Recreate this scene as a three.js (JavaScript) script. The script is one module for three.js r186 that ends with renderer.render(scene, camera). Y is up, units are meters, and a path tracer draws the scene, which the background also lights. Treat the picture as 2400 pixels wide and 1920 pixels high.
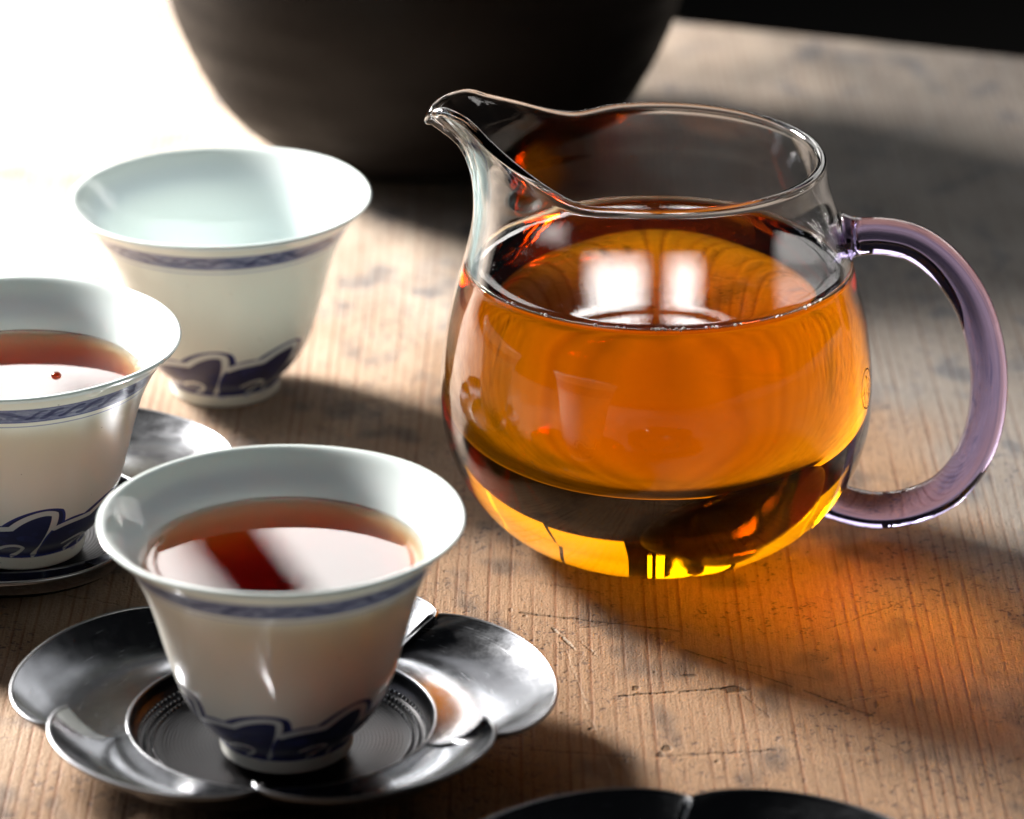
import * as THREE from 'three';
import { mergeGeometries } from 'three/addons/utils/BufferGeometryUtils.js';
import { RectAreaLightUniformsLib } from 'three/addons/lights/RectAreaLightUniformsLib.js';
import { createNoise2D } from 'simplex-noise';

// ---------------------------------------------------------------- camera, light, exposure
RectAreaLightUniformsLib.init();
const scene = new THREE.Scene();
const camera = new THREE.PerspectiveCamera(10.934, 1024 / 819, 0.02, 30);
camera.position.set(0, 0.38518, 0.92093);
camera.lookAt(0, 0, 0);
camera.focus = 0.885;
camera.userData.fStop = 13.5;
scene.background = new THREE.Color(0.002, 0.0021, 0.0023);

const renderer = new THREE.WebGLRenderer({ antialias: true });
renderer.setSize(1024, 819);
renderer.toneMapping = THREE.LinearToneMapping;
renderer.toneMappingExposure = 4.6;
renderer.shadowMap.enabled = true;
document.body.appendChild(renderer.domElement);

function windowLight(name, x, y, z, w, h, intensity, color, tx = 0, ty = 0, tz = 0) {
  const l = new THREE.RectAreaLight(color, intensity, w, h);
  l.name = name; l.position.set(x, y, z); l.lookAt(tx, ty, tz); scene.add(l);
  return l;
}
// the sun in the left window throws the shadows; the sky panes give the broad streaks on glass and glaze
windowLight('side_window_light', -0.68, 0.49, -0.55, 0.23, 0.25, 76, 0xfff8ef, -0.1, 0, -0.1);
windowLight('side_window_light', -1.3, 0.72, -0.3, 0.17, 0.8, 1.7, 0xf1f5ff, 0, 0, 0.08);
windowLight('side_window_light', -1.12, 0.72, -0.78, 0.17, 0.8, 1.7, 0xf1f5ff, 0, 0, 0.08);
// panes of the windows behind the table, seen mirrored in the tea, the glass and the pewter
const PANE = 0xfbf8f4;
const pane = (x0, x1, y0, y1, k, turn = 0) => windowLight('back_window_light', (x0 + x1) / 2, (y0 + y1) / 2, -2.2, x1 - x0, y1 - y0, k, PANE, (x0 + x1) / 2, (y0 + y1) / 2, 0).rotateZ(turn);
pane(-0.55, -0.235, 0.7, 0.99, 2.2);
pane(-0.49, -0.27, 1.0, 1.3, 2.2, 0.6); pane(-0.14, 0.04, 1.02, 1.32, 2.2, 0.6);
pane(-0.2, 0.0, 0.74, 0.9, 0.7);
pane(0.03, 0.096, 0.92, 1.2, 2.6); pane(0.128, 0.162, 0.92, 1.2, 2.6);
// panes of the wide low windows to both sides of the middle
for (const [x0, x1, y0, y1] of [[-1.3, -0.8, 0.32, 0.72], [-0.76, -0.28, 0.32, 0.72], [0.17, 0.47, 0.3, 0.49], [0.17, 0.47, 0.51, 0.72], [0.51, 0.96, 0.3, 0.5], [0.51, 0.96, 0.52, 0.74], [1.0, 1.45, 0.34, 0.76]]) windowLight('low_window_light', (x0 + x1) / 2, (y0 + y1) / 2, -1.05, x1 - x0, y1 - y0, 0.6, PANE, (x0 + x1) / 2 * 0.6, 0.1, 0);
// the upper lights of the same windows, divided by glazing bars
for (const [x0, x1] of [[-0.78, -0.53], [-0.48, -0.23], [0.17, 0.37], [0.42, 0.66]]) for (const [y0, y1] of [[0.77, 0.93], [0.975, 1.16]]) windowLight('upper_window_light', (x0 + x1) / 2, (y0 + y1) / 2, -1.05, x1 - x0, y1 - y0, 0.36, PANE, (x0 + x1) / 2 * 0.6, 0.1, 0);
// added weak fill, standing in for light that comes back from the room
windowLight('room_fill_light', 0.9, 1.3, 1.5, 1.4, 1.1, 0.02, 0xfff2e2);

// ---------------------------------------------------------------- helpers
let seed = 7;
const rnd = () => { seed = (seed + 0x6d2b79f5) | 0; let t = Math.imul(seed ^ (seed >>> 15), 1 | seed); t = (t + Math.imul(t ^ (t >>> 7), 61 | t)) ^ t; return ((t ^ (t >>> 14)) >>> 0) / 4294967296; };
const n2 = createNoise2D(rnd), n2b = createNoise2D(rnd);
const { clamp, lerp, smoothstep } = THREE.MathUtils;
const MM = 0.001;
const add = (parent, name, geo, mat) => { const m = new THREE.Mesh(geo, mat); m.name = name; m.castShadow = m.receiveShadow = true; parent.add(m); return m; };
const thing = (name, label, category, x = 0, y = 0, z = 0, turn = 0) => { const g = new THREE.Group(); g.name = name; g.position.set(x, y, z); g.rotation.y = turn; g.userData = { label, category }; scene.add(g); return g; };
const tag = (o, label, category, group) => { o.userData.label = label; o.userData.category = category; if (group) o.userData.group = group; return o; };
// piecewise smooth interpolation of [x, y] rows
function table(rows) {
  const n = rows.length, m = rows.map((r, i) => { const a = rows[Math.max(0, i - 1)], b = rows[Math.min(n - 1, i + 1)]; return (b[1] - a[1]) / (b[0] - a[0]); });
  return (x) => {
    if (x <= rows[0][0]) return rows[0][1]; if (x >= rows[n - 1][0]) return rows[n - 1][1];
    let i = 0; while (x > rows[i + 1][0]) i++;
    const h = rows[i + 1][0] - rows[i][0], t = (x - rows[i][0]) / h, t2 = t * t, t3 = t2 * t;
    return (2 * t3 - 3 * t2 + 1) * rows[i][1] + (t3 - 2 * t2 + t) * h * m[i] + (3 * t2 - 2 * t3) * rows[i + 1][1] + (t3 - t2) * h * m[i + 1];
  };
}
// closed or open grid of points P(i, j): i around (wraps), j along
function grid(ni, nj, P, uvf, wrap = true, flip = false) {
  const pos = [], uv = [], idx = [], cols = ni + 1;
  for (let j = 0; j < nj; j++) for (let i = 0; i <= ni; i++) { const p = P(i, j); pos.push(p.x, p.y, p.z); const t = uvf ? uvf(i, j, p) : [i / ni, j / (nj - 1)]; uv.push(t[0], t[1]); }
  for (let j = 0; j < nj - 1; j++) for (let i = 0; i < ni; i++) { const a = j * cols + i, b = a + 1, c = a + cols, d = c + 1; if (flip) idx.push(a, b, c, b, d, c); else idx.push(a, c, b, b, c, d); }
  const g = new THREE.BufferGeometry();
  g.setAttribute('position', new THREE.Float32BufferAttribute(pos, 3)); g.setAttribute('uv', new THREE.Float32BufferAttribute(uv, 2)); g.setIndex(idx);
  g.computeVertexNormals();
  const N = g.attributes.normal, A = new THREE.Vector3(), B = new THREE.Vector3();
  if (wrap) for (let j = 0; j < nj; j++) { const a = j * cols, b = a + ni; A.fromBufferAttribute(N, a); B.fromBufferAttribute(N, b); A.add(B).normalize(); N.setXYZ(a, A.x, A.y, A.z); N.setXYZ(b, A.x, A.y, A.z); }
  // pole rows: one normal
  if (wrap) for (const j of [0, nj - 1]) { const p0 = P(0, j), p1 = P(Math.floor(ni / 2), j); if (p0.distanceTo(p1) < 1e-7) { A.set(0, 0, 0); for (let i = 0; i <= ni; i++) { B.fromBufferAttribute(N, j * cols + i); A.add(B); } A.normalize(); for (let i = 0; i <= ni; i++) N.setXYZ(j * cols + i, A.x, A.y, A.z); } }
  return g;
}
// faces of a closed shape turned outwards
function outward(g) {
  const P = g.attributes.position, I = g.index, a = new THREE.Vector3(), b = new THREE.Vector3(), c = new THREE.Vector3(); let v = 0;
  for (let k = 0; k < I.count; k += 3) { a.fromBufferAttribute(P, I.getX(k)); b.fromBufferAttribute(P, I.getX(k + 1)); c.fromBufferAttribute(P, I.getX(k + 2)); v += a.dot(b.cross(c)); }
  if (v < 0) { for (let k = 0; k < I.count; k += 3) { const t = I.getX(k); I.setX(k, I.getX(k + 1)); I.setX(k + 1, t); } const N = g.attributes.normal; for (let k = 0; k < N.array.length; k++) N.array[k] *= -1; }
  return g;
}
const spline = (pts, n) => new THREE.CatmullRomCurve3(pts.map((p) => new THREE.Vector3(p[0], p[1], 0)), false, 'centripetal').getPoints(n).map((p) => [Math.max(0, p.x), p.y]);
// profile of [r, y] in mm, from the bottom axis over the outside, the rim and the inside back to the axis
const lathe = (prof, ni, wob, uvf) => outward(grid(ni, prof.length, (i, j) => { const a = (i / ni) * Math.PI * 2, [r, y] = prof[j], k = wob ? wob(a, r, y) : [0, 0]; return new THREE.Vector3((r + k[0]) * Math.cos(a) * MM, (y + k[1]) * MM, -(r + k[0]) * Math.sin(a) * MM); }, uvf, true, true));
function dataTex(w, h, f, srgb) {
  const d = new Uint8Array(w * h * 4);
  for (let y = 0; y < h; y++) for (let x = 0; x < w; x++) { const c = f(x, y), o = (y * w + x) * 4; d[o] = clamp(c[0], 0, 1) * 255; d[o + 1] = clamp(c[1], 0, 1) * 255; d[o + 2] = clamp(c[2], 0, 1) * 255; d[o + 3] = 255; }
  const t = new THREE.DataTexture(d, w, h); t.magFilter = THREE.LinearFilter; t.wrapS = t.wrapT = THREE.RepeatWrapping; if (srgb) t.colorSpace = THREE.SRGBColorSpace; t.needsUpdate = true; return t;
}
const toS = (l) => (l <= 0.0031308 ? l * 12.92 : 1.055 * Math.pow(l, 1 / 2.4) - 0.055);

// ---------------------------------------------------------------- table
{
  const S = 2048, X0 = -0.2, XW = 0.4, Z0 = -0.36, ZW = 0.6;   // metres that the texture covers
  // scratches, cracks and dents: dark in red, light in green, dent depth in blue
  const cv = document.createElement('canvas'); cv.width = cv.height = S; const c = cv.getContext('2d');
  c.fillStyle = '#000'; c.fillRect(0, 0, S, S); c.globalCompositeOperation = 'lighter'; c.lineCap = 'round';
  const px = (x) => ((x * MM - X0) / XW) * S, pz = (z) => ((z * MM - Z0) / ZW) * S;
  const line = (pts, w, col) => { c.strokeStyle = col; c.lineWidth = w; c.beginPath(); pts.forEach(([x, z], i) => (i ? c.lineTo(px(x), pz(z)) : c.moveTo(px(x), pz(z)))); c.stroke(); };
  const rough = (x0, z0, x1, z1, w, col, jag = 0.6) => { const n = 14, p = []; for (let i = 0; i <= n; i++) p.push([lerp(x0, x1, i / n) + (rnd() - 0.5) * jag, lerp(z0, z1, i / n) + (rnd() - 0.5) * jag]); for (let i = 0; i < n; i++) if (rnd() < 0.88) line([p[i], p[i + 1]], w * (0.5 + rnd()), col); };
  rough(8.0, 117, 13, 128, 3.2, '#60408a', 0.2); rough(11, 128, 19.5, 184, 2.0, '#043a30', 0.3);   // the long scratch beside the saucer
  rough(-4, 109, 38, 120, 2.4, '#70008a'); rough(14, 118, 34, 112, 1.6, '#400040'); rough(20, 150, 42, 146, 2.6, '#700080');
  rough(36, 128, 72, 158, 2.2, '#800080'); rough(42, 131, 62, 142, 1.6, '#500050'); rough(28, 176, 52, 173, 2.2, '#500060'); rough(58, 156, 80, 146, 1.4, '#004030');
  rough(66, 118, 84, 104, 1.6, '#500050'); rough(-2, 172, 24, 176, 3, '#500040'); rough(46, 147, 52, 160, 1.4, '#500050');
  for (let i = 0; i < 190; i++) { const x = -200 + rnd() * 400, z = -360 + rnd() * 600, a = (rnd() - 0.5) * 2.6, l = 3 + rnd() * rnd() * 40, k = rnd(); rough(x, z, x + Math.cos(a) * l, z + Math.sin(a) * l, 0.8 + rnd() * 1.3, k < 0.6 ? '#48003c' : k < 0.8 ? '#003420' : '#30002c', 0.7); }
  const dent = (x, z, rx, rz, col) => { c.fillStyle = col; c.beginPath(); for (let i = 0; i <= 12; i++) { const a = (i / 12) * 6.283, k = 0.7 + rnd() * 0.6; c.lineTo(px(x + rx * k * Math.cos(a)), pz(z + rz * k * Math.sin(a))); } c.fill(); };
  dent(45, 146.5, 2.6, 1.6, '#a000ff'); dent(46.4, 148, 1.2, .8, '#003000'); dent(30.5, 172.5, 1.0, 1.3, '#9000e0'); dent(29, 175, 0.8, 1, '#7000a0'); dent(25, 146, 0.8, 1.1, '#8000d0'); dent(40, 178, 0.5, 0.6, '#8000c0'); dent(15.5, 164, 0.5, 0.7, '#9000d0'); dent(73, 153, .5, 1.8, '#8000d0'); dent(67, 156, .6, 1.4, '#400090'); dent(36, 140, 1.6, .7, '#800090');
  for (let i = 0; i < 420; i++) dent(-200 + rnd() * 400, -360 + rnd() * 600, 0.15 + rnd() * rnd() * 0.8, 0.15 + rnd() * 0.6, ['#6000a0', '#500060', '#300080', '#800090'][i & 3]);
  const marks = c.getImageData(0, 0, S, S).data;
  const height = new Float32Array(S * S);
  const fbm = (x, y) => n2(x, y) * 0.55 + n2b(x * 2.1, y * 2.1) * 0.3 + n2(x * 4.3 + 9, y * 4.3) * 0.15;
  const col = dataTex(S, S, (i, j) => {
    const x = X0 + ((i + 0.5) / S) * XW, z = Z0 + ((j + 0.5) / S) * ZW, o = (j * S + i) * 4;
    const wear = fbm(x * 14, z * 9), big = n2(x * 5 + 3, z * 4 - 2), warp = n2(x * 6, z * 1.6) * 1.6 + n2b(x * 30, z * 5) * 0.12;
    // growth rings, seen as thin reddish lines along z
    const ph = x / 0.0023 + warp, fr = ph - Math.floor(ph), id = Math.floor(ph);
    const strong = 0.5 + 0.6 * n2b(id * 3.7, z * 7) + 0.25 * n2(id * 1.3, z * 60);
    const late = smoothstep(fr, 0.55, 0.9) * (1 - smoothstep(fr, 0.92, 1.0)) * clamp(strong, 0, 1);
    const fibre = n2(x * 5200, z * 130) * 0.55 + n2b(x * 2300, z * 50) * 0.45;
    const cross = n2(x * 1300 + n2b(x * 300, z * 300), z * 2600) * 0.6 + n2b(x * 2400, z * 1500) * 0.4;
    const zone = smoothstep(fbm(x * 24 + 4, z * 18), -0.35, 0.4);
    const speck = smoothstep(n2b(x * 700, z * 900) * 0.55 + n2(x * 240, z * 260) * 0.5, 0.34, 0.6) * zone;
    const pit = smoothstep(n2(x * 1700, z * 2000) * 0.6 + n2b(x * 420, z * 420) * 0.4, 0.55, 0.72);
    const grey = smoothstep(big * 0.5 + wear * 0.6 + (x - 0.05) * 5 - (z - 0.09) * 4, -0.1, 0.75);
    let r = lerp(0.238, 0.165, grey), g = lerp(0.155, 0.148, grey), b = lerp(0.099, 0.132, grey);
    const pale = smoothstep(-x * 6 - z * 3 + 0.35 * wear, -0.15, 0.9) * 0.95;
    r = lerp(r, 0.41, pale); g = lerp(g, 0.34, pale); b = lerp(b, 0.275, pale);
    const shade = 1 - 0.48 * smoothstep(-z + 0.03 * wear, 0.06, 0.2) * smoothstep(x, -0.06, 0.04);   // shade painted into the wood colour at the far right end
    r *= shade; g *= shade; b *= shade;
    const tone = 1 + 0.22 * wear + 0.2 * fibre + 0.26 * cross;
    r *= tone * (1 - 0.34 * late); g *= tone * (1 - 0.5 * late); b *= tone * (1 - 0.55 * late);
    const stain = smoothstep(fbm(x * 34 - 7, z * 26 + 1), 0.12, 0.7), k = (1 - 0.6 * speck) * (1 - 0.32 * pit) * (1 - stain * (0.44 + 0.3 * cross));
    r *= k * (1 - 0.06 * speck); g *= k * (1 + 0.1 * stain); b *= k * (1 + 0.3 * speck + 0.28 * stain);
    const dark = marks[o] / 255, light = marks[o + 1] / 255;
    const d = 1 - Math.min(0.8, dark * 0.95); r *= d; g *= d; b *= d;
    r = lerp(r, 0.4, light * 0.7); g = lerp(g, 0.33, light * 0.7); b = lerp(b, 0.26, light * 0.7);
    height[j * S + i] = 0.66 - 0.14 * late + 0.06 * fibre + 0.12 * cross + 0.06 * wear - 0.12 * speck - 0.16 * pit - 0.4 * (marks[o + 2] / 255) - 0.12 * dark;
    return [toS(r), toS(g), toS(b)];
  }, true);
  const bump = dataTex(S, S, (i, j) => { const h = height[j * S + i]; return [h, h, h]; });
  const rough_ = dataTex(512, 512, (i, j) => { const x = (i / 512) * 0.4, z = (j / 512) * 0.6, r = 0.56 + 0.1 * fbm(x * 30, z * 26) + 0.05 * n2(x * 400, z * 200); return [r, r, r]; });
  for (const t of [col, bump, rough_]) t.wrapS = t.wrapT = THREE.MirroredRepeatWrapping;
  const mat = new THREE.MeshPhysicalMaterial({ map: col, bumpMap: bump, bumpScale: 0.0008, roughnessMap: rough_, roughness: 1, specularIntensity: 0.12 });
  // the far edge runs askew to the grain
  const e = (x) => -0.3182 + 0.354 * x;
  const sh = new THREE.Shape([[-0.55, e(-0.55)], [0.75, e(0.75)], [0.75, 0.75], [-0.55, 0.75]].map(([x, z]) => new THREE.Vector2(x, -z)));
  const g = new THREE.ExtrudeGeometry(sh, { depth: 0.034, bevelEnabled: true, bevelThickness: 0.002, bevelSize: 0.002, bevelOffset: -0.002, bevelSegments: 3 });
  g.rotateX(-Math.PI / 2); g.translate(0, -0.036, 0);
  const P = g.attributes.position, U = g.attributes.uv;
  for (let i = 0; i < P.count; i++) U.setXY(i, (P.getX(i) - X0) / XW, (P.getZ(i) - Z0 - (P.getY(i) + 0.0) * 0.5) / ZW);
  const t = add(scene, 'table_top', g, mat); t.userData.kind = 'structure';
  const fl = add(scene, 'floor', new THREE.BoxGeometry(9, 0.05, 9), new THREE.MeshStandardMaterial({ color: new THREE.Color(0.012, 0.011, 0.01), roughness: 0.95 }));
  fl.position.set(0, -0.75, -1.5); fl.userData.kind = 'structure';
}

// ---------------------------------------------------------------- dark pot at the back
{
  const o = thing('clay_pot', 'large dark brown rounded clay pot standing behind the cups at the back of the table', 'pot', -0.0235, 0, -0.190);
  const out = spline([[0, 1], [20, 1], [32, 0], [36, 1], [45, 5], [54, 12.5], [61, 23], [68.3, 40], [71.5, 56], [70, 72], [63, 86], [52, 95], [44, 99]], 80);
  const inn = spline([[41, 97.5], [50, 91], [59, 83], [66, 70], [67, 56], [64, 42], [50, 14], [0, 6]], 50);
  const rg = dataTex(512, 512, (i, j) => { const v = 0.42 + 0.08 * n2(i * 0.02, j * 0.05) + 0.05 * n2b(i * 0.2, j * 0.3); return [v, v, v]; });
  const cm = dataTex(512, 512, (i, j) => { const k = 1 + 0.2 * n2(i * 0.012, j * 0.03) + 0.12 * n2b(i * 0.3, j * 0.3); return [toS(0.009 * k), toS(0.007 * k), toS(0.006 * k)]; }, true);
  add(o, 'body', lathe([...out, ...inn], 128, (a, r, y) => [0.05 * Math.sin(y * 1.3), 0]), new THREE.MeshPhysicalMaterial({ map: cm, roughnessMap: rg, roughness: 1.3, specularIntensity: 0.25 }));
}

// ---------------------------------------------------------------- blue and white cups
const CUP_H = 48;
function cupPaint() {
  const W = 2048, H = 1024, cv = document.createElement('canvas'); cv.width = W; cv.height = H; const c = cv.getContext('2d');
  const Y = (mm) => H - (0.02 + 0.9 * (mm / CUP_H)) * H;   // canvas row of a height on the outside
  c.fillStyle = '#e6e8de'; c.fillRect(0, 0, W, H); c.fillStyle = '#dfebed'; c.fillRect(0, 0, W, Y(47.2));  // cool window light inside and warm bounce outside are tinted into the glaze
  // brushed wash band below the lip
  c.fillStyle = '#8a91ab'; c.fillRect(0, Y(44.6), W, Y(40.9) - Y(44.6));
  for (let i = 0; i < 1100; i++) { const x = rnd() * W, y = lerp(Y(44.3), Y(41.2), rnd()); c.fillStyle = ['rgba(66,74,112,.22)', 'rgba(172,178,196,.2)', 'rgba(46,54,92,.2)'][i % 3]; c.beginPath(); c.ellipse(x, y, 6 + rnd() * 18, 2 + rnd() * 7, (rnd() - 0.5) * 0.8, 0, 7); c.fill(); }
  for (let x = 0; x < W;) {
    const w = 34 + rnd() * 46, up = rnd() < 0.5;
    for (const dx of [0, -W]) { c.strokeStyle = `rgba(34,40,82,${0.35 + rnd() * 0.35})`; c.lineWidth = 7 + rnd() * 11; c.lineCap = 'round'; c.beginPath(); c.moveTo(x + dx, Y(up ? 41.7 : 43.7)); c.bezierCurveTo(x + dx + w * 0.4, Y(up ? 41.9 : 44.1), x + dx + w * 0.5, Y(up ? 43.9 : 41.7), x + dx + w, Y(up ? 43.8 : 42)); c.stroke(); }
    x += w * (0.7 + rnd() * 0.5);
  }
  c.globalAlpha = 0.8; c.fillStyle = '#3a447e'; c.fillRect(0, Y(44.75), W, 5); c.fillRect(0, Y(41.0), W, 6); c.fillStyle = '#7c87b2'; c.fillRect(0, Y(39.7), W, 5); c.globalAlpha = 1;
  // leaning petals round the foot
  const N = 7, w = W / N;
  const petal = (x, a, b, k) => {
    const y0 = Y(3.4), top = Y(a), mid = Y(b);
    c.fillStyle = '#141a4c'; c.strokeStyle = '#202a74'; c.lineWidth = 9;
    c.beginPath(); c.moveTo(x - w * 0.42, y0); c.bezierCurveTo(x - w * 0.38, mid + 10, x - w * 0.1, mid - 8, x + w * 0.12, mid + 2); c.bezierCurveTo(x + w * 0.35, top + 4, x + w * (0.58 + k), top - 14, x + w * (0.76 + k), top + 14); c.bezierCurveTo(x + w * 0.92, top + 60, x + w * 0.74, y0 - 30, x + w * 0.6, y0); c.closePath(); c.fill(); c.stroke();
    for (let i = 0; i < 16; i++) { c.fillStyle = `rgba(58,70,150,${0.08 + rnd() * 0.16})`; c.beginPath(); c.ellipse(x + w * (rnd() * 0.7 - 0.1), lerp(y0, mid, rnd() * 0.8), 10 + rnd() * 34, 6 + rnd() * 16, rnd() - 0.5, 0, 7); c.fill(); }
    c.strokeStyle = '#d4d8d6'; c.lineWidth = 21 + rnd() * 6; c.lineCap = 'round';
    c.beginPath(); c.moveTo(x - w * 0.26, mid + 40); c.bezierCurveTo(x - w * 0.08, mid + 12, x + w * 0.1, mid + 18, x + w * 0.22, mid + 12); c.bezierCurveTo(x + w * 0.4, top + 24, x + w * (0.58 + k), top + 6, x + w * (0.68 + k), top + 30); c.bezierCurveTo(x + w * 0.76, top + 66, x + w * 0.62, y0 - 40, x + w * 0.5, y0 - 8); c.stroke();
    c.lineWidth = 15 + rnd() * 4; c.beginPath(); c.moveTo(x - w * 0.02, y0 - 54); c.bezierCurveTo(x + w * 0.12, y0 - 92, x + w * 0.32, y0 - 86, x + w * 0.34, y0 - 62); c.bezierCurveTo(x + w * 0.3, y0 - 30, x + w * 0.2, y0 - 14, x + w * 0.12, y0 - 6); c.stroke();
  };
  const vary = []; for (let k = 0; k < N; k++) vary.push([16.4 + rnd() * 1.4, 13.4 + rnd() * 1.2, (rnd() - 0.5) * 0.1]);
  c.fillStyle = '#1b2260'; c.fillRect(0, Y(7), W, Y(3.4) - Y(7));
  for (let k = -1; k <= N; k++) petal(k * w + 20, ...vary[(k + N) % N]);
  c.fillStyle = 'rgba(40,50,110,.5)'; c.fillRect(0, Y(3.9), W, 7);
  for (let i = 0; i < 60; i++) { c.fillStyle = 'rgba(70,60,50,.7)'; c.beginPath(); c.arc(rnd() * W, rnd() * H, 0.8 + rnd() * 1.6, 0, 7); c.fill(); }
  const t = new THREE.CanvasTexture(cv); t.colorSpace = THREE.SRGBColorSpace; t.wrapS = THREE.RepeatWrapping; return t;
}
const porcelain = () => new THREE.MeshPhysicalMaterial({ map: cupPaint(), color: 0xffffff, roughness: 1, transmission: 0.2, thickness: 0, clearcoat: 1, clearcoatRoughness: 0.05 });
const CUP_OUT = spline([[0, 3.2], [8.5, 3], [11, 0.6], [12, 0], [12.8, 0.5], [13, 2.5], [13.3, 4.2], [16.5, 7.4], [19.5, 12], [21.6, 17.5], [23.4, 24], [25.1, 30.5], [27.1, 36.5], [29.6, 41.5], [32.4, 45.3], [34.7, 47.5]], 110);
const CUP_IN = spline([[35.1, 48.15], [34.6, 48.45], [33.6, 48.1], [31.2, 45.6], [28.3, 41.6], [25.7, 36.2], [23.7, 30.2], [22, 24], [20.2, 17.8], [18, 13], [14.5, 9], [8, 7], [0, 6.5]], 70);
const cupInR = table([[6.5, 0.1], [7, 8], [9, 14.5], [13, 18], [17.8, 20.2], [24, 22], [30.2, 23.7], [36.2, 25.7], [41.6, 28.3], [45.6, 31.2]]);
function makeCup(name, label, x, y, z, turn, k) {
  const o = thing(name, label, 'tea cup', x, y, z, turn);
  const wob = (a, r, yy) => [r * 0.006 * Math.sin(2 * a + k), smoothstep(yy, 25, 48) * (0.16 * Math.sin(3 * a + k * 2) + 0.1 * Math.sin(5 * a + k))];
  add(o, 'bowl', lathe([...CUP_OUT, ...CUP_IN], 144, wob, (i, j, p) => [i / 144, j < CUP_OUT.length ? 0.02 + 0.9 * (p.y / MM / CUP_H) * 0.999 : 0.97]), porcelain());
  return o;
}
const teaMat = (r, g, b, d) => new THREE.MeshPhysicalMaterial({ color: 0xffffff, roughness: 0, transmission: 1, thickness: 0.03, ior: 1.333, attenuationColor: new THREE.Color(r, g, b), attenuationDistance: d });
function cupTea(name, label, x, y, z, level, k) {
  const rows = [[0, 6.2]];
  for (let yy = 6.6; yy <= level - 0.4; yy += 1.2) rows.push([cupInR(yy) + 0.45, yy]);
  const R = cupInR(level) + 0.45;
  rows.push([R, level + 0.9], [R - 0.5, level + 0.75], [R - 1, level + 0.42], [R - 1.7, level + 0.17], [R - 2.6, level + 0.04], [R - 4, level], [R * 0.5, level], [0, level]);
  const m = add(scene, name, lathe(rows, 96, (a, r, yy) => [r * 0.006 * Math.sin(2 * a + k), 0]), teaMat(0.82, 0.31, 0.06, 0.011));
  m.position.set(x, y, z); return tag(m, label, 'tea');
}
makeCup('tea_cup', 'empty blue and white porcelain cup standing on the bare wood before the dark pot', -0.0676, 0.0, -0.0133, 0.5, 0.4);
makeCup('tea_cup_001', 'tea filled porcelain cup cut off by the left edge of the picture', -0.1042, 0.0052, 0.088, 1.75, 1.7);
makeCup('tea_cup_002', 'nearest tea filled porcelain cup standing in the front flower shaped saucer', -0.0436, 0.0058, 0.182, 2.2, 3.0);
cupTea('cup_tea', 'brown tea in the cup at the left edge', -0.1042, 0.0052, 0.088, 38.2, 1.7);
cupTea('cup_tea_001', 'brown tea with two window reflections in the nearest cup', -0.0436, 0.0058, 0.182, 39.4, 3.0);

// ---------------------------------------------------------------- pewter saucers
const smudge = dataTex(1024, 1024, (i, j) => { const a = n2(i * 0.012, j * 0.012) * 0.5 + n2b(i * 0.05, j * 0.05) * 0.3 + n2(i * 0.2, j * 0.2) * 0.12; const s = Math.max(0, n2b(i * 0.004 + 3, j * 0.09)) ** 3; const v = 0.2 + 0.055 * a + 0.1 * s; return [v, v, v]; });
const patina = dataTex(1024, 1024, (i, j) => { const a = n2(i * 0.01 + 5, j * 0.01) * 0.6 + n2b(i * 0.06, j * 0.06) * 0.3, s = smoothstep(n2(i * 0.25, j * 0.25), 0.7, 0.9) * 0.4; const k = 1 + 0.12 * a + s; return [toS(0.165 * k), toS(0.175 * k), toS(0.195 * k)]; }, true);
const pewter = new THREE.MeshPhysicalMaterial({ map: patina, roughnessMap: smudge, roughness: 1, metalness: 1 });
const pewterRim = new THREE.MeshPhysicalMaterial({ color: new THREE.Color(0.17, 0.178, 0.195), roughness: 0.34, metalness: 1 });
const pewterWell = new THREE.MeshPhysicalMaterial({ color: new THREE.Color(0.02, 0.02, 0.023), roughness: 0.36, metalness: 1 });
const HALF = THREE.MathUtils.degToRad(36), RW = 30.2;
const petalEdge = (s) => 45.2 + 8.6 * Math.pow(Math.max(0, 1 - Math.pow(Math.abs(s), 2.5)), 0.62);
function petalPoint(s, t, drop, short = 0) {   // s across -1..1, t outwards 0..1
  const a = s * HALF * (1.03 - 0.0 * t) + 0.10 * t * (1 - t) * 2, r = lerp(RW, petalEdge(clamp(s, -1, 1)) * (1 - 0.075 * short), t);
  const y = 9.1 - 5.6 * t * (1 - t) * (1 - 0.35 * s * s) + 4.6 * t * t + 0.4 * s * s * t - 0.3 * s * t * (1 - t) * 2.4 - 0.14 * s + short * 2.4 * t * t - drop;
  return new THREE.Vector3(r * Math.cos(a) * MM, y * MM, -r * Math.sin(a) * MM);
}
const petalGeos = [0, 1].map((q) => {
  const ns = 48, nt = 22, top = grid(ns, nt, (i, j) => petalPoint((i / ns) * 2 - 1, j / (nt - 1), 0, q), (i, j) => [i / ns, j / nt * 0.5], false, true), bot = grid(ns, nt, (i, j) => petalPoint((i / ns) * 2 - 1, j / (nt - 1), 0.9, q), null, false, false);
  const side = [-1, 1].map((s) => grid(1, nt, (i, j) => petalPoint(s, j / (nt - 1), i * 0.9, q), null, false, s < 0));
  const edge = grid(ns, 2, (i, j) => petalPoint((i / ns) * 2 - 1, 1, j * 0.9, q), null, false, true);
  return mergeGeometries([top, bot, edge, ...side]);
});
const petalRimGeos = [0, 1].map((q) => { const p = []; for (let i = 0; i <= 60; i++) p.push(petalPoint((i / 60) * 2 - 1, 1, 0.35, q)); return new THREE.TubeGeometry(new THREE.CatmullRomCurve3(p), 90, 0.0004, 8); });
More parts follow.
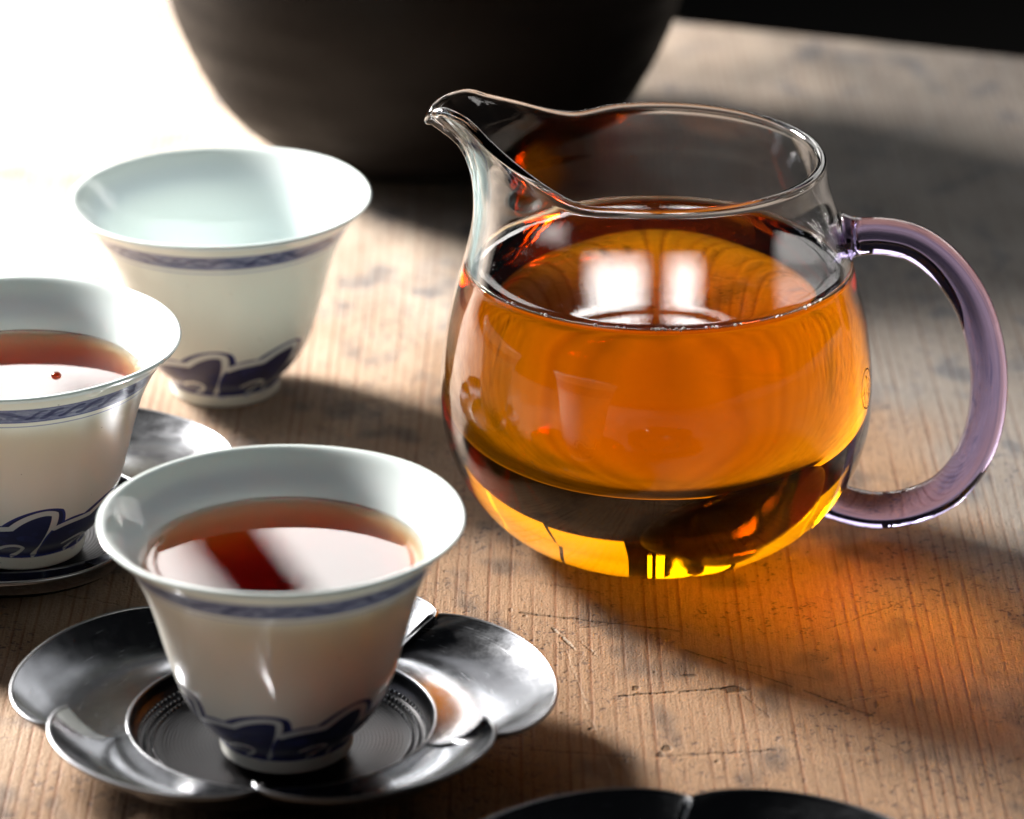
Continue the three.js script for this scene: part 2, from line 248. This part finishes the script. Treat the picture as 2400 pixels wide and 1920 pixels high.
const wellGeo = (() => {
  const p = [[0, 4.1], [10, 4.1]];
  for (let r = 10.25; r < 24.5; r += 0.25) p.push([r, 4.1 + 0.09 * Math.cos((r / 0.75) * 2 * Math.PI) + 0.03 * Math.cos(r * 9)]);
  p.push(...spline([[24.6, 4.2], [27.5, 4.9], [29.2, 6.6], [29.7, 8.4]], 14));
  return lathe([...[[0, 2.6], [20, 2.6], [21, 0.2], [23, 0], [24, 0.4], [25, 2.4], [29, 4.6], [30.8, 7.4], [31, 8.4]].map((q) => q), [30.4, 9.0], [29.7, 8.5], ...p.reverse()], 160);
})();
const ringGeo = (() => { const p = []; for (let k = 0; k <= 12; k++) { const a = Math.PI * 2 * (k / 12); p.push([30.0 + 0.4 * Math.cos(a), 8.8 + 0.4 * Math.sin(a)]); } return lathe(p, 120); })();
const beadGeo = (() => { const g = [], s = new THREE.SphereGeometry(0.00042, 8, 6); for (const [r, y, n] of [[28.0, 5.35, 132], [26.6, 4.85, 126], [25.3, 4.55, 120]]) for (let k = 0; k < n; k++) { const a = (k / n) * 6.2832; g.push(s.clone().translate(r * MM * Math.cos(a), y * MM, r * MM * Math.sin(a))); } return mergeGeometries(g); })();
function makeSaucer() {
  const o = new THREE.Group(); o.name = 'saucer';
  for (let k = 0; k < 5; k++) { const p = add(o, k ? 'petal_00' + k : 'petal', petalGeos[k > 2 ? 1 : 0], pewter); p.rotation.y = (k * 2 * Math.PI) / 5; add(p, k ? 'rim_00' + k : 'rim', petalRimGeos[k > 2 ? 1 : 0], pewterRim); }
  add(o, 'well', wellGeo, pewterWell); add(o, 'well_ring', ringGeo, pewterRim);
  const b = add(o, 'bead_ring', beadGeo, pewterRim); b.userData.kind = 'stuff';
  return o;
}
const saucer = makeSaucer();
[[-0.0447, 0.1765, 15, 'dark pewter flower saucer under the nearest tea cup'], [-0.1070, 0.080, 54, 'pewter flower saucer under the cup at the left edge'], [0.0325, 0.266, 54, 'empty dark saucer of which two petals show at the bottom edge']].forEach(([x, z, deg, label], i) => {
  const s = i ? saucer.clone() : saucer; s.name = i ? 'saucer_00' + i : 'saucer'; s.userData = {}; tag(s, label, 'saucer'); s.position.set(x, 0, z); s.rotation.y = THREE.MathUtils.degToRad(deg); scene.add(s);
});

// ---------------------------------------------------------------- glass jug
const JX = 0.0310, JZ = 0.0710, TEA_Y = 63.2;
const JP = spline([[0, 0.2], [12, 0.12], [18, 0], [23.5, 0.75], [28.7, 2.75], [33.7, 6.05], [38.2, 10.5], [41.8, 15.8], [44.5, 21.8], [46.0, 28.4], [46.3, 36.4], [45.6, 45], [44.0, 54.2], [41.9, 62], [39.7, 69.5], [37.6, 75.6], [36.0, 80.6], [35.0, 86.5]], 120);
const spoutR = table([[0, 12.9], [3, 11.9], [6.3, 10.2], [13.8, 7.2], [22, 4.8], [33, 2.6], [48, 0.5], [62, 0], [180, 0]]);
const spoutY = table([[0, 7.9], [3, 9.9], [6.3, 11], [13.8, 10.6], [22, 8], [33, 5.0], [48, 1.3], [60, -0.5], [78, 0], [180, 0]]);
const spoutG = table([[63, 0], [70, 0.03], [75.3, 0.12], [80.6, 0.31], [84, 0.56], [86.5, 1]]), spoutH = table([[62, 0], [70, 0.05], [75.3, 0.2], [80.6, 0.48], [84, 0.76], [86.5, 1]]);
const NI = 240, angle = (i) => { const u = (i / NI) * Math.PI * 2; return u - 0.72 * Math.sin(u); };   // 0 at the spout, finer there
function jugOuter(i, j) {
  const a = angle(i), d = Math.abs(((a * 180) / Math.PI + 540) % 360 - 180), [r0, y0] = JP[j];
  const r = r0 + spoutR(d) * spoutG(y0), y = y0 + spoutY(d) * spoutH(y0);
  return new THREE.Vector3(-r * Math.cos(a) * MM, y * MM, r * Math.sin(a) * MM);
}
const jugSurface = grid(NI, JP.length, jugOuter, null, true, false), JN = jugSurface.attributes.normal;
{ const q = new THREE.Vector3(); q.fromBufferAttribute(JN, 60 * (NI + 1) + 30); const p = jugOuter(30, 60); if (q.x * p.x + q.z * p.z < 0) for (let i = 0; i < JN.array.length; i++) JN.array[i] *= -1; }
const jugAt = (i, j, depth) => { const p = jugOuter(i, j), k = j * (NI + 1) + i; return p.addScaledVector(new THREE.Vector3().fromBufferAttribute(JN, k), -depth * MM); };
const WALL = 1.9, JL = JP.findIndex((p) => p[0] > 30 && p[1] > 30 && p[1] > TEA_Y);   // the row of the tea line
const glass = new THREE.MeshPhysicalMaterial({ color: 0xffffff, roughness: 0, transmission: 1, thickness: 0.01, ior: 1.47 });
// below the tea line glass and tea are one clear body: the wall is a sheet that only reflects, the tea does the bending
const wetGlass = new THREE.MeshPhysicalMaterial({ color: 0xffffff, roughness: 0, transmission: 1, thickness: 0, ior: 1.36 });
{
  const o = thing('glass_jug', 'clear round glass jug with spout and violet handle, holding amber tea', 'jug', JX, 0, JZ);
  const n = JP.length, RIM = 9, up = n - JL;
  const outerN = (g, j0, rows) => { g.attributes.normal.array.set(JN.array.subarray(j0 * (NI + 1) * 3, (j0 + rows) * (NI + 1) * 3)); return g; };
  const upper = outward(grid(NI, 2 * up + RIM, (i, k) => {
    const j = k + JL;
    if (j < n) return jugAt(i, j, 0);
    if (j >= n + RIM) return jugAt(i, 2 * n + RIM - 1 - j, WALL);
    const a = jugAt(i, n - 1, 0), b = jugAt(i, n - 1, WALL), c = a.clone().add(b).multiplyScalar(0.5), e = a.clone().sub(b).multiplyScalar(0.5), u = a.clone().sub(jugAt(i, n - 2, 0)).normalize(), th = ((j - n + 0.5) / RIM) * Math.PI;
    const tip = Math.exp(-(((Math.abs(((angle(i) * 180) / Math.PI + 540) % 360 - 180)) / 5) ** 2)), fat = 1 + (0.36 + 0.9 * tip) * Math.sin(th) ** 0.5;
    return c.addScaledVector(e, Math.cos(th) * fat).addScaledVector(u, e.length() * Math.sin(th) * (1.4 + 0.5 * tip) + 0.0002);
  }, null, true, false));
  upper.attributes.normal.array.set(JN.array.subarray(JL * (NI + 1) * 3, (n - 2) * (NI + 1) * 3));
  const lower = outerN(outward(grid(NI, JL + 1, (i, j) => jugAt(i, j, 0), null, true, false)), 0, JL + 1);
  const body = new THREE.Mesh(mergeGeometries([upper, lower], true), [glass, wetGlass]); body.name = 'body'; body.castShadow = body.receiveShadow = true; o.add(body);
  // handle
  const pts = [[38.9, 69.1], [42.3, 69.4], [47.3, 69.5], [53.9, 68.0], [60.3, 63.6], [66.6, 55.1], [70.2, 45.1], [71.5, 34.6], [70.6, 24.6], [67.6, 16.5], [62.8, 10.5], [56.2, 7.1], [48.8, 6.0], [42.3, 7.1], [35.3, 9.7]];
  const curve = new THREE.CatmullRomCurve3(pts.map(([x, y]) => new THREE.Vector3(x * MM, y * MM, 0)), false, 'centripetal');
  const HN = 140, flare = (t) => { const d = Math.min(t, 1 - t) * curve.getLength() / MM; return 4.05 + 1.5 * Math.exp(-d * d / 4); };
  const hg = grid(40, HN + 3, (i, j) => {
    const cap = j === 0 || j === HN + 2, t = clamp((j - 1) / HN, 0, 1), p = curve.getPointAt(t), T = curve.getTangentAt(t), B = new THREE.Vector3(0, 0, 1), N = new THREE.Vector3().crossVectors(T, B).normalize(), a = (i / 40) * Math.PI * 2, r = cap ? 0 : flare(t) * MM;
    return p.addScaledVector(N, Math.cos(a) * r).addScaledVector(B, Math.sin(a) * r);
  }, null, true, false);
  add(o, 'handle', outward(hg), new THREE.MeshPhysicalMaterial({ color: 0xffffff, roughness: 0, transmission: 1, thickness: 0.008, ior: 1.47, attenuationColor: new THREE.Color(0.50, 0.41, 0.76), attenuationDistance: 0.009 }));
  // maker's seal etched on the belly
  const S = 512, cv = document.createElement('canvas'); cv.width = cv.height = S; const c = cv.getContext('2d');
  c.fillStyle = '#000'; c.fillRect(0, 0, S, S); c.strokeStyle = c.fillStyle = '#fff'; c.lineCap = 'round'; c.lineWidth = 17;
  c.beginPath(); c.ellipse(256, 256, 225, 236, 0, 0, 7); c.stroke();
  const st = (w, ...p) => { c.lineWidth = w; c.beginPath(); p.forEach(([x, y], i) => (i ? c.lineTo(x, y) : c.moveTo(x, y))); c.stroke(); };
  st(26, [240, 92], [268, 128], [268, 172]); st(13, [345, 150], [365, 190], [362, 250]); st(22, [288, 208], [282, 226]);
  st(20, [140, 205], [130, 240], [85, 285]); st(16, [132, 245], [140, 330], [128, 345]); st(15, [205, 240], [232, 300], [240, 312]);
  st(16, [300, 268], [330, 300], [318, 335], [330, 370]); st(14, [300, 356], [345, 352]); st(14, [362, 275], [398, 268]); st(13, [380, 285], [405, 350], [395, 395], [380, 402]); st(20, [395, 395], [385, 420]);
  st(14, [165, 390], [180, 420], [140, 470]); st(12, [240, 390], [250, 440]); st(14, [300, 330], [330, 380], [300, 400]);
  const alpha = new THREE.CanvasTexture(cv);
  const sj = JP.findIndex((p) => p[1] > 38 && p[0] > 30), az = THREE.MathUtils.degToRad(17.5), hw = 4.6;
  const rAt = (y) => { let k = sj; while (k > 1 && JP[k][1] > y) k--; while (k < JP.length - 2 && JP[k + 1][1] < y) k++; const f = (y - JP[k][1]) / (JP[k + 1][1] - JP[k][1]); return lerp(JP[k][0], JP[k + 1][0], f); };
  const yc = 40.3, sg = grid(16, 16, (i, j) => { const u = (i / 16) * 2 - 1, v = (j / 15) * 2 - 1, y = yc + v * hw, r = rAt(y) + 0.12, a = az - (u * hw) / 46; return new THREE.Vector3(r * Math.cos(a) * MM, y * MM, r * Math.sin(a) * MM); }, null, false, true);
  add(o, 'seal_mark', sg, new THREE.MeshStandardMaterial({ color: new THREE.Color(0.13, 0.06, 0.015), roughness: 0.6, alphaMap: alpha, transparent: true, side: THREE.DoubleSide }));
}
// tea in the jug: reaches a little into the glass, as liquids do in a renderer
{
  const jl = JL, drop = 0.1;
  const rows = []; for (let j = 0; j <= jl; j++) rows.push(j);
  const rim = (i) => jugAt(i, jl, drop), men = [[0.1, 0.95], [1.2, 0.95], [1.8, 0.9], [2.3, 0.68], [2.8, 0.44], [3.5, 0.2], [4.6, 0.05], [6.5, 0], [12, 0], [22, 0], [99, 0]];
  const g = grid(NI, rows.length + men.length, (i, k) => {
    if (k < rows.length) return jugAt(i, rows[k], drop);
    const [inn, up] = men[k - rows.length], p = rim(i), r = Math.hypot(p.x, p.z), f = Math.max(0, (r - inn * MM) / r);
    return new THREE.Vector3(p.x * f, (TEA_Y + up) * MM, p.z * f);
  }, null, true, false);
  const m = add(scene, 'jug_tea', outward(g), teaMat(0.955, 0.61, 0.035, 0.03)); m.position.set(JX, 0, JZ); tag(m, 'clear amber tea filling the round glass jug', 'tea');
  // small bubbles along the near edge of the tea
  const b = [], s = new THREE.SphereGeometry(1, 10, 8);
  for (const [deg, n] of [[-2, 9], [4, 5], [-14, 2], [14, 3], [-22, 1], [22, 2], [36, 3], [46, 4], [52, 3], [-36, 2], [-52, 2]]) for (let k = 0; k < n; k++) { const a = THREE.MathUtils.degToRad(deg + (rnd() - 0.5) * 5), r = (40.6 - rnd() * 0.6) * MM, q = (0.2 + rnd() * 0.3) * MM; b.push(s.clone().scale(q, q, q).translate(JX + r * Math.sin(a), (TEA_Y + 0.85 + rnd() * 0.3) * MM, JZ + r * Math.cos(a))); }
  const bm = add(scene, 'tea_bubbles', mergeGeometries(b), new THREE.MeshPhysicalMaterial({ color: 0xffffff, roughness: 0.25, transmission: 0.25, thickness: 0 })); bm.userData = { kind: 'stuff', label: 'tiny bubbles along the near edge of the jug tea', category: 'bubbles' };
}

// one bubble floating on the tea in the left cup
{
  const b = add(scene, 'bubble', new THREE.SphereGeometry(0.0011, 24, 16), new THREE.MeshPhysicalMaterial({ color: new THREE.Color(0.45, 0.14, 0.05), roughness: 0.02, transmission: 1, thickness: 0, ior: 1.33 }));
  b.scale.set(1, 0.75, 1); b.position.set(-0.0962, 0.0434, 0.0852); tag(b, 'single small bubble floating on the tea in the cup at the left edge', 'bubble');
}

renderer.render(scene, camera);
